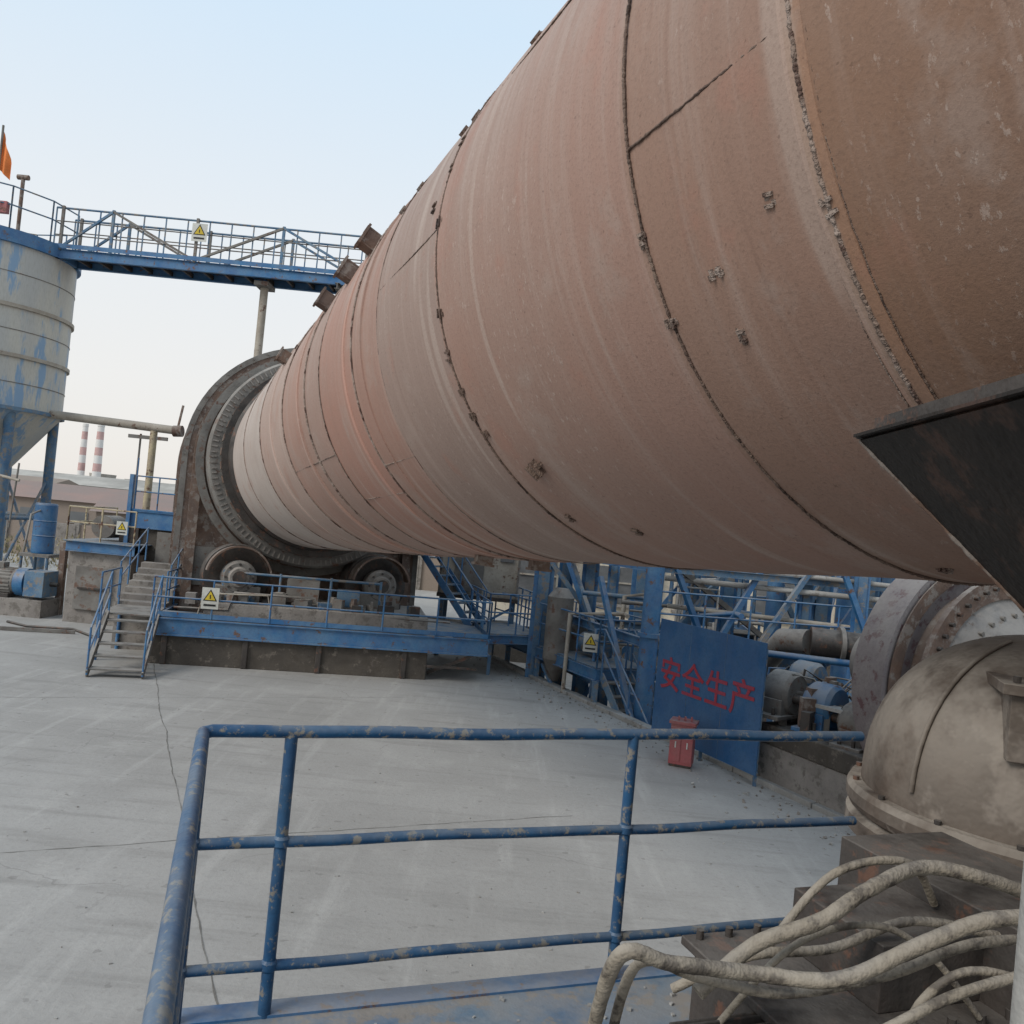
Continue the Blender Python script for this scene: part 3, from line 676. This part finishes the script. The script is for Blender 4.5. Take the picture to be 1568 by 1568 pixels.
b.chan(a0_-V((0,0,.1)),V((1.0,20.2,.85)),.1,.2,blue)
stair((-.6,21.0,.95),(-2.0,21.9,2.6),.6,8,blue,bluew,.9,blue); b.rail([(-2.0,21.9,2.6),(-3.2,22.3,2.6)],.9,blue,.02,.6); b.box((-2.6,22.1,2.55),(1.4,.8,.05),bluew,rz=rad(-20))
for x,y in ((-.2,19.8),(.9,20.3),(-3,22.2)): b.beam((x,y,0 if x<0 else -1.3),(x,y,.95 if x>-2 else 2.5),.08,.08,bluew)
b.make('stair_gantry')

# slogan board
brd=empty('slogan_board',(3.4,13.8,0))
b=B(); p=V((3.95,12.6,0)); q=V((2.81,15.03,0)); bd=(q-p).normalized(); bn=V((-bd.y,bd.x,0)); 
if bn.x>0: bn=-bn
def bp_(s,z,o=0): r_=p+bd*s+bn*o; return V((r_.x,r_.y,z))
Lb=(q-p).length
b.plate([bp_(0,.16),bp_(Lb,.16),bp_(Lb,2.13),bp_(0,2.13)],-.012,bn,boardblue)
for s_ in (.05,Lb/2,Lb-.05): b.beam(bp_(s_,0,-.04),bp_(s_,2.1,-.04),.05,.05,bluew)
for z in (.2,2.1): b.beam(bp_(0,z,-.03),bp_(Lb,z,-.03),.04,.04,bluew)
for s_ in (Lb/3,2*Lb/3): b.beam(bp_(s_,.17,.001),bp_(s_,2.12,.001),.006,.004,bluew)
b.make('board',parent=brd)
cu=D.curves.new('letters','FONT'); cu.body='安全生产'; cu.size=.6; cu.extrude=.002; cu.space_character=1.05; cu.offset=.006
to=D.objects.new('letters',cu); C.scene.collection.objects.link(to); cu.materials.append(redt)
xd=-bd; zd=V((0,0,1)); nd=xd.cross(zd)
M=Matrix.Identity(4); org=bp_(Lb-.12,1.0,.008)
for i,c in enumerate((xd,zd,nd)):
    for j in range(3): M[j][i]=c[j]
for j in range(3): M[j][3]=org[j]
to.matrix_world=M; to.parent=brd; to.matrix_parent_inverse=brd.matrix_world.inverted()
b=B(); a=rad(-20); b.box((3.02,13.42,.35),(.36,.28,.62),redp,rz=a); b.box((3.02,13.42,.69),(.42,.34,.05),redp,rz=a); b.box((3.02,13.42,.02),(.34,.26,.04),dark,rz=a)
for s_ in(-.09,.09):
    c=V((3.02,13.42,.35))+Matrix.Rotation(a,3,'Z')@V((s_,-.145,0)); b.box(c,(.165,.012,.54),redp,rz=a); b.box(c+V((0,-.01,0)),(.02,.015,.1),white,rz=a)
for k in range(3): b.box((2.92+.1*k,13.36,.75),(.03,.03,.07),redp)
b.make('fire_extinguisher_box',bevel=.006)

# mill drum right
mill=empty('ball_mill',(6.4,11.5,2))
b=B(); mo=V((6.5,11.5,1.95)); mu=V((-.391,.919,0)).normalized(); mx=V((mu.y,-mu.x,0)); mz=V((0,0,1))
purple=mat('purple_grey_ring',(.2,.17,.175),(.26,.235,.23),(.13,.07,.075),.25,DUST,.6,.75,2,.2)
b.lathe([(1.3,.0),(1.75,.0),(1.75,.5),(1.5,.5),(1.3,.52)],purple,96,mo,mx,mz,mu)
b.lathe([(1.6,-.005),(1.68,-.03),(1.68,-.05),(1.5,-.05),(1.5,-.0)],rustm,96,mo,mx,mz,mu)
b.lathe([(1.3,.52),(.6,.9),(.5,1.0),(.5,1.8),(0,1.8)],midgrey,96,mo,mx,mz,mu)
b.lathe([(1.3,0),(1.3,-.3),(1.5,-.3),(1.5,-.38),(1.22,-.38),(1.22,-.34)],rustm,96,mo,mx,mz,mu)
b.lathe([(1.22,-.34),(1.1,-.42),(.6,-.85),(.5,-1.0),(.5,-1.6),(0,-1.6)],midgrey,64,mo,mx,mz,mu)
for i in range(48):
    a=i*2*math.pi/48; pp=mo+mx*math.cos(a)*1.38+mz*math.sin(a)*1.38-mu*.38; b.tube(pp,pp-mu*.06,.03,dark,6)
for i in range(30):
    a=i*2*math.pi/30; pp=mo+mx*math.cos(a)*1.02+mz*math.sin(a)*1.02-mu*.47; b.tube(pp,pp-mu*.06,.03,grey,6)
b.make('drum',parent=mill)
b=B(); b.box((5.7,12.6,-.35),(2.6,3.0,1.9),conc,rz=rad(25)); b.box((5.0,12.3,.75),(1.1,2.0,.3),concd,rz=rad(25)); b.make('mill_foundation',bevel=.02)
def pillow(c,r,col,rz,name='pillow_block_bearing'):
    b=B(); c=V(c); ax=V((math.cos(rz),math.sin(rz),0)); sd=V((-ax.y,ax.x,0))
    b.lathe([(0,-.22),(r*.85,-.22),(r,-.16),(r,.16),(r*.85,.22),(0,.22)],col,36,c,sd,(0,0,1),ax)
    b.lathe([(0,-.3),(r*.45,-.3),(r*.55,-.22)],grey,24,c,sd,(0,0,1),ax)
    b.box(c-V((0,0,r*.55)),(.34,r*2.1,r*.7),col,rz=rz); b.box(c-V((0,0,r*.95)),(.44,r*3.0,r*.18),col,rz=rz)
    for s in(-1,1):
        for k in(-1,1): pp=c+sd*s*r*1.3+ax*k*.1-V((0,0,r*.9)); b.tube(pp,pp+V((0,0,r*.35)),.03,dark,6)
    b.tube(c-ax*.6,c+ax*.6,r*.22,dark,16)
    for k in range(6): aa=k*math.pi/3; pp=c+sd*math.cos(aa)*r*.7+V((0,0,math.sin(aa)*r*.7)); b.tube(pp-ax*.25,pp-ax*.2,.03,dark,6)
    b.make(name,bevel=.008)
pillow((4.45,13.1,1.35),.34,grey,rad(-50)); pillow((4.85,12.5,1.3),.34,blue,rad(-50)); pillow((5.1,14.0,1.45),.3,bluew,rad(-50)); pillow((5.15,11.9,1.2),.3,grey,rad(-50))
b=B()
for i in range(40):
    x=4.35+random.random()*1.2; y=12.2+random.random()*1.6; sz=random.uniform(.05,.16); h=random.uniform(.2,.7)
    b.box((x,y,.9+h/2),(sz*random.uniform(.6,2),sz,h),random.choice([grey,dark,bluew,rustm,grey]),rz=random.random()*3)
for i in range(18):
    x=4.25+random.random()*1.2; y=12.0+random.random()*2; b.path([(x,y,.6),(x+.1,y,1.2+random.random()*.5),(x+.5,y+.2,1.4+random.random()*.4),(x+.9,y,1.0)],.02,random.choice([grey,dark,blue,rustm]),8)
b.beam((4.55,12.2,-.6),(5.0,11.9,1.1),.07,.07,grey); b.beam((5.3,11.5,1.35),(4.7,12.3,1.35),.25,.05,concl)
b.tube((5.0,11.9,1.1),(5.6,11.3,1.3),.08,beige,10)
b.make('drive_gear_clutter',bevel=.005)

# ------------------------------------------------------------------ near bearing housing
hb_m=mat('dusty_cast_iron',(.12,.09,.07),(.075,.057,.046),(.19,.16,.135),.25,(.38,.345,.3),.8,.9,1.1,.6,rscale=2.2,fine=14)
b=B(); ho=V((2.62,4.05,2.38))
prof=[(.001,.84)]+[(.78*math.sin(rad(a)),.03+.81*math.cos(rad(a))**.85) for a in range(6,89,5)]+[(.78,.03),(.78,0)]
b.lathe(prof,hb_m,72,ho,weld=True)
b.lathe([(.78,.03),(.83,.03),(.845,.0),(.845,-.05),(.83,-.08),(.8,-.1)],hb_m,72,ho)
b.lathe([(.8,-.1),(.84,-.12),(.84,-.19),(.78,-.21),(.76,-.38),(.64,-.6),(.5,-.68),(0,-.68)],hb_m,72,ho)
for i in range(16):
    a=rad(i*22.5+9); pp=ho+V((math.cos(a)*.812,math.sin(a)*.812,.02)); b.tube(pp,pp+V((0,0,.028)),.016,dark,6)
# cover ribs, inspection box and split flange
for a_ in (200,235,270):
    a=rad(a_); X_=V((math.cos(a),math.sin(a),0))
    pts=[ho+X_*(.79*math.sin(rad(q)))+V((0,0,.03+.82*math.cos(rad(q))**.85)) for q in range(20,89,6)]
    b.path(pts,.012,hb_m,8)
b.box(ho+V((-.2,-.46,.5)),(.52,.46,.28),hb_m,rz=rad(-20)); b.box(ho+V((-.2,-.46,.655)),(.6,.54,.045),hb_m,rz=rad(-20))
for q in ((-.24,-.2),(.24,-.2),(-.24,.2),(.24,.2)):
    pp=ho+V((-.2,-.46,.68))+Matrix.Rotation(rad(-20),3,'Z')@V((q[0],q[1],0)); b.tube(pp,pp+V((0,0,.025)),.016,dark,6)
b.box(ho+V((.25,-.58,.2)),(.34,.5,.5),hb_m,rz=rad(-20))
b.lathe([(.80,-.035),(.86,-.035),(.86,.035),(.80,.035)],hb_m,48,ho+V((.12,0,.0)),(0,1,0),(0,0,1),(.94,.34,0),a0=0,a1=math.pi)
b.box(ho+V((0,0,-1.5)),(1.1,1.1,1.7),dark,rz=rad(20)); b.box(ho+V((0,0,-2.1)),(2.0,1.8,.8),concd,rz=rad(20))
b.path([ho+V((-.5,-.62,-.75)),ho+V((-.45,-.72,-.2)),ho+V((-.2,-.8,-.25)),ho+V((.3,-.75,-.3))],.02,dark,8)
b.make('trunnion_bearing_housing',bevel=.012)
# black hopper under kiln
b=B()
T=[V((.92,2.3,3.82)),V((1.0,.6,3.86)),V((2.2,.7,3.62)),V((2.1,2.45,3.6))]; Q=[V((1.62,2.05,3.1)),V((1.65,1.5,3.1)),V((1.95,1.5,3.1)),V((1.95,2.05,3.1))]
for i in range(4):
    j=(i+1)%4; n=(T[j]-T[i]).cross(Q[i]-T[i]); b.plate([T[i],T[j],Q[j],Q[i]],.008,n,sootshade)
    b.beam(T[i]+V((0,0,.012)),T[j]+V((0,0,.012)),.035,.008,sootshade)
b.beam(T[0]+V((.04,0,.04)),T[1]+V((.04,0,.04)),.006,.05,dark)
b.path([T[0].lerp(Q[0],i/60)+V((random.uniform(-.002,.002),-.002,random.uniform(-.002,.002))) for i in range(61)],.006,rustm,6,jit=.4)
b.box((1.79,1.78,2.85),(.34,.55,.5),sootshade)
b.tube((1.24,1.85,1.7),(1.24,1.85,3.7),.055,concl,16); b.tube((2.1,2.45,1.7),(2.1,2.45,3.6),.05,concl,12); b.tube((2.2,.7,1.7),(2.2,.7,3.6),.05,concl,12)
b.make('discharge_hopper')

# ------------------------------------------------------------------ foreground deck, railing, hoses
f2=V((.94,.34,0)).normalized(); f1=V((.305,-.952,0)).normalized(); K0=V((-.99,2.95,0))
def dk(x,y,z): return K0+f2*x+f1*y+V((0,0,z))
b=B()
b.plate([dk(0,0,1.66),dk(4.2,0,1.66),dk(4.6,4.6,1.66),dk(0,4.6,1.66)],.02,(0,0,1),bluew)
b.chan(dk(-.02,-.03,1.58),dk(4.2,-.03,1.58),.1,.22,blue); b.chan(dk(-.03,0,1.58),dk(-.03,4.6,1.58),.1,.22,blue)
for x in (.1,2,4): b.beam(dk(x,.1,0),dk(x,.1,1.5),.12,.12,blue); 
for x in (.1,2,4): b.beam(dk(x,3.5,0),dk(x,3.5,1.5),.12,.12,blue)
for i in range(90):
    x=random.uniform(.1,2.6); y=random.uniform(.05,1.2); r=random.uniform(.003,.01); b.box(dk(x,y,1.681+r*.5),(r*2,r*1.5,r),concl,rz=random.random()*3)
b.make('foreground_deck')
b=B(); r=.0225
def post(x,y=0): b.tube(dk(x,y,1.68),dk(x,y,2.69),r,railblue,14)
for x in (0,.3,1.68): post(x)
for y in (1.3,2.6,3.9): post(0,y)
def wavy(a,c,n=24,amp=.003):
    a=V(a);c=V(c); k=random.random()*6; return [a.lerp(c,i/n)+V((0,0,amp*math.sin(k+i*.5)+amp*.6*math.sin(i*1.1))) for i in range(n+1)]
b.path(wavy(dk(2.86,0,2.69),dk(.03,0,2.69))+[dk(0,0,2.685)]+wavy(dk(0,.03,2.69),dk(0,4.2,2.69)),r,railblue,14)
for z,rr in ((2.3,.02),(1.86,.019)):
    b.path(wavy(dk(0,0,z),dk(2.86,0,z)),rr,railblue,12); b.tube(dk(0,0,z),dk(0,4.2,z),rr,railblue,12)
for x in (0,.3,1.68):
    for z in (2.3,1.86): b.lathe([(.022,-.022),(.03,-.012),(.03,.012),(.022,.022)],railblue,14,dk(x,0,z))
b.make('pipe_railing')
hose=mat('dusty_hose',(.3,.26,.205),(.2,.17,.13),(.09,.075,.06),.3,DUST,.5,.9,9,.5,rscale=9,fine=40)
def smooth(pts,n=10):
    pts=[V(p) for p in pts]; P=[pts[0]]+pts+[pts[-1]]; o=[]
    for i in range(1,len(P)-2):
        for k in range(n):
            t=k/n; a,b_,c,d=P[i-1],P[i],P[i+1],P[i+2]
            o.append(.5*((2*b_)+(c-a)*t+(2*a-5*b_+4*c-d)*t*t+(3*b_-a-3*c+d)*t**3))
    o.append(pts[-1]); return o
b=B()
for pts,rr in [([(.36,2.45,2.0),(.38,2.2,2.42),(.52,2.2,2.42),(.75,2.25,2.39),(.95,2.2,2.42),(1.14,2.2,2.52),(1.3,2.2,2.6),(1.45,2.2,2.63),(1.7,2.3,2.62)],.02),
               ([(.62,2.3,2.3),(.78,2.35,2.42),(.95,2.35,2.5),(1.1,2.4,2.58),(1.3,2.5,2.62),(1.5,2.5,2.6),(1.8,2.6,2.5)],.021),
               ([(.45,2.0,2.1),(.6,2.0,2.26),(.78,2.0,2.26),(1.0,2.0,2.33),(1.2,2.0,2.34),(1.4,2.05,2.38)],.02),
               ([(.6,2.5,2.2),(.8,2.45,2.34),(1.05,2.5,2.36),(1.3,2.55,2.44),(1.6,2.6,2.4)],.014),
               ([(.7,2.2,1.9),(.75,2.1,2.18),(1.0,2.1,2.2),(1.15,2.15,2.42),(1.3,2.15,2.5),(1.6,2.2,2.4)],.011),
               ([(.9,2.6,2.3),(1.1,2.65,2.52),(1.35,2.7,2.56),(1.5,2.8,2.4)],.013),
               ([(.42,2.5,1.9),(.44,2.28,2.36),(.62,2.28,2.35),(.85,2.3,2.32),(1.1,2.25,2.42),(1.35,2.3,2.5),(1.7,2.4,2.5)],.014),
               ([(.5,2.2,1.95),(.58,2.1,2.2),(.8,2.12,2.24),(1.0,2.1,2.34),(1.2,2.1,2.46),(1.45,2.15,2.52)],.013),
               ([(.8,1.95,2.0),(.9,1.95,2.16),(1.05,1.95,2.2),(1.3,2.0,2.22)],.016),
               ([(.7,2.45,2.1),(.9,2.4,2.4),(1.15,2.45,2.46),(1.35,2.5,2.36),(1.5,2.5,2.2)],.01),
               ([(-.05,2.3,1.75),(.15,2.25,1.95),(.4,2.2,2.05),(.7,2.15,2.1),(1.2,2.2,2.12)],.018)]:
    b.path(smooth(pts),rr,hose,12,jit=.05)
b.make('dusty_hoses')
b=B()
g=rad(20); gx=V((math.cos(g),math.sin(g),0)); gy=V((-gx.y,gx.x,0)); go=V((1.3,2.75,1.9))
b.box(go,(.95,.6,.5),dark,rz=g); b.box(go+V((0,0,.265)),(1.02,.67,.03),dark,rz=g); b.box(go+gx*.1+V((0,0,.38)),(.55,.4,.2),dark,rz=g)
b.box(go+V((0,0,-.2)),(1.3,.9,.08),dark,rz=g)
for i in range(9):
    for s_ in (-1,1): p=go+gx*(-.46+.115*i)+gy*.3*s_+V((0,0,.28)); b.tube(p,p+V((0,0,.03)),.014,dark,6)
b.lathe([(0,-.28),(.15,-.28),(.16,-.25),(.16,.25),(.15,.28),(0,.28)],dark,28,(.82,2.42,1.98),gy,(0,0,1),gx)
for i in range(24):
    a=i*math.pi/12; p=V((.82,2.42,1.98))+gy*math.cos(a)*.17+V((0,0,math.sin(a)*.17)); R_=Matrix((gx,gy*math.cos(a)+V((0,0,math.sin(a))),gy*-math.sin(a)+V((0,0,math.cos(a))))).transposed(); b.box(p,(.44,.03,.008),dark,M=R_)
b.box((.82,2.42,1.8),(.4,.3,.1),dark,rz=g); b.box((1.75,2.9,2.1),(.5,.9,.7),dark,rz=g)
b.tube(go-gx*.6+V((0,0,.0)),go-gx*.4,.05,rustm,14)
b.make('drive_gearbox',bevel=.008)

# ------------------------------------------------------------------ light, sky, camera
az=rad(-128); el=rad(38)
sd=V((math.sin(az)*math.cos(el),math.cos(az)*math.cos(el),math.sin(el)))
L=D.lights.new('sun','SUN'); L.energy=2.1; L.angle=rad(25); L.color=(1,.94,.86)
lo=D.objects.new('sun',L); C.scene.collection.objects.link(lo); lo.rotation_euler=(-sd).to_track_quat('-Z','Y').to_euler()
wd=D.worlds.new('World'); C.scene.world=wd; wd.use_nodes=True; N=wd.node_tree.nodes; K=wd.node_tree.links
bg=N['Background']; sk=N.new('ShaderNodeTexSky'); sk.sky_type='NISHITA'; sk.sun_disc=False; sk.sun_elevation=el; sk.sun_rotation=az
sk.air_density=1.0; sk.dust_density=1.0; sk.ozone_density=1.0; sk.altitude=0
tc=N.new('ShaderNodeTexCoord'); sp=N.new('ShaderNodeSeparateXYZ'); K.new(tc.outputs['Generated'],sp.inputs[0])
cr=N.new('ShaderNodeValToRGB'); K.new(sp.outputs[2],cr.inputs[0]); e=cr.color_ramp.elements
e[0].position=0; e[0].color=(.85,.81,.77,1); e[1].position=.12; e[1].color=(.87,.86,.84,1)
for p_,c in ((.28,(.83,.87,.90)),(.5,(.68,.83,.97)),(1,(.60,.75,.92))): x=e.new(p_); x.color=(*c,1)
sc=N.new('ShaderNodeVectorMath'); sc.operation='SCALE'; sc.inputs['Scale'].default_value=10.0; K.new(cr.outputs[0],sc.inputs[0])
mx_=N.new('ShaderNodeMix'); mx_.data_type='RGBA'; mx_.inputs[0].default_value=.9; K.new(sk.outputs[0],mx_.inputs[6]); K.new(sc.outputs[0],mx_.inputs[7])
K.new(mx_.outputs[2],bg.inputs['Color']); bg.inputs['Strength'].default_value=.106
cam=D.cameras.new('camera'); co=D.objects.new('camera',cam); C.scene.collection.objects.link(co); C.scene.camera=co
cam.sensor_width=36; cam.lens=36*1300/1568; cam.clip_end=5000; cam.clip_start=.05
p_=rad(.93); r_=rad(5.5); fw=V((0,math.cos(p_),math.sin(p_))); up0=V((0,-math.sin(p_),math.cos(p_))); rt0=V((1,0,0))
rt=rt0*math.cos(r_)+up0*math.sin(r_); upv=up0*math.cos(r_)-rt0*math.sin(r_)
M=Matrix.Identity(4)
for i,c in enumerate((rt,upv,-fw)):
    for j in range(3): M[j][i]=c[j]
M[2][3]=3.5; co.matrix_world=M
C.scene.view_settings.view_transform='Standard'; C.scene.view_settings.look='None'; C.scene.view_settings.exposure=0
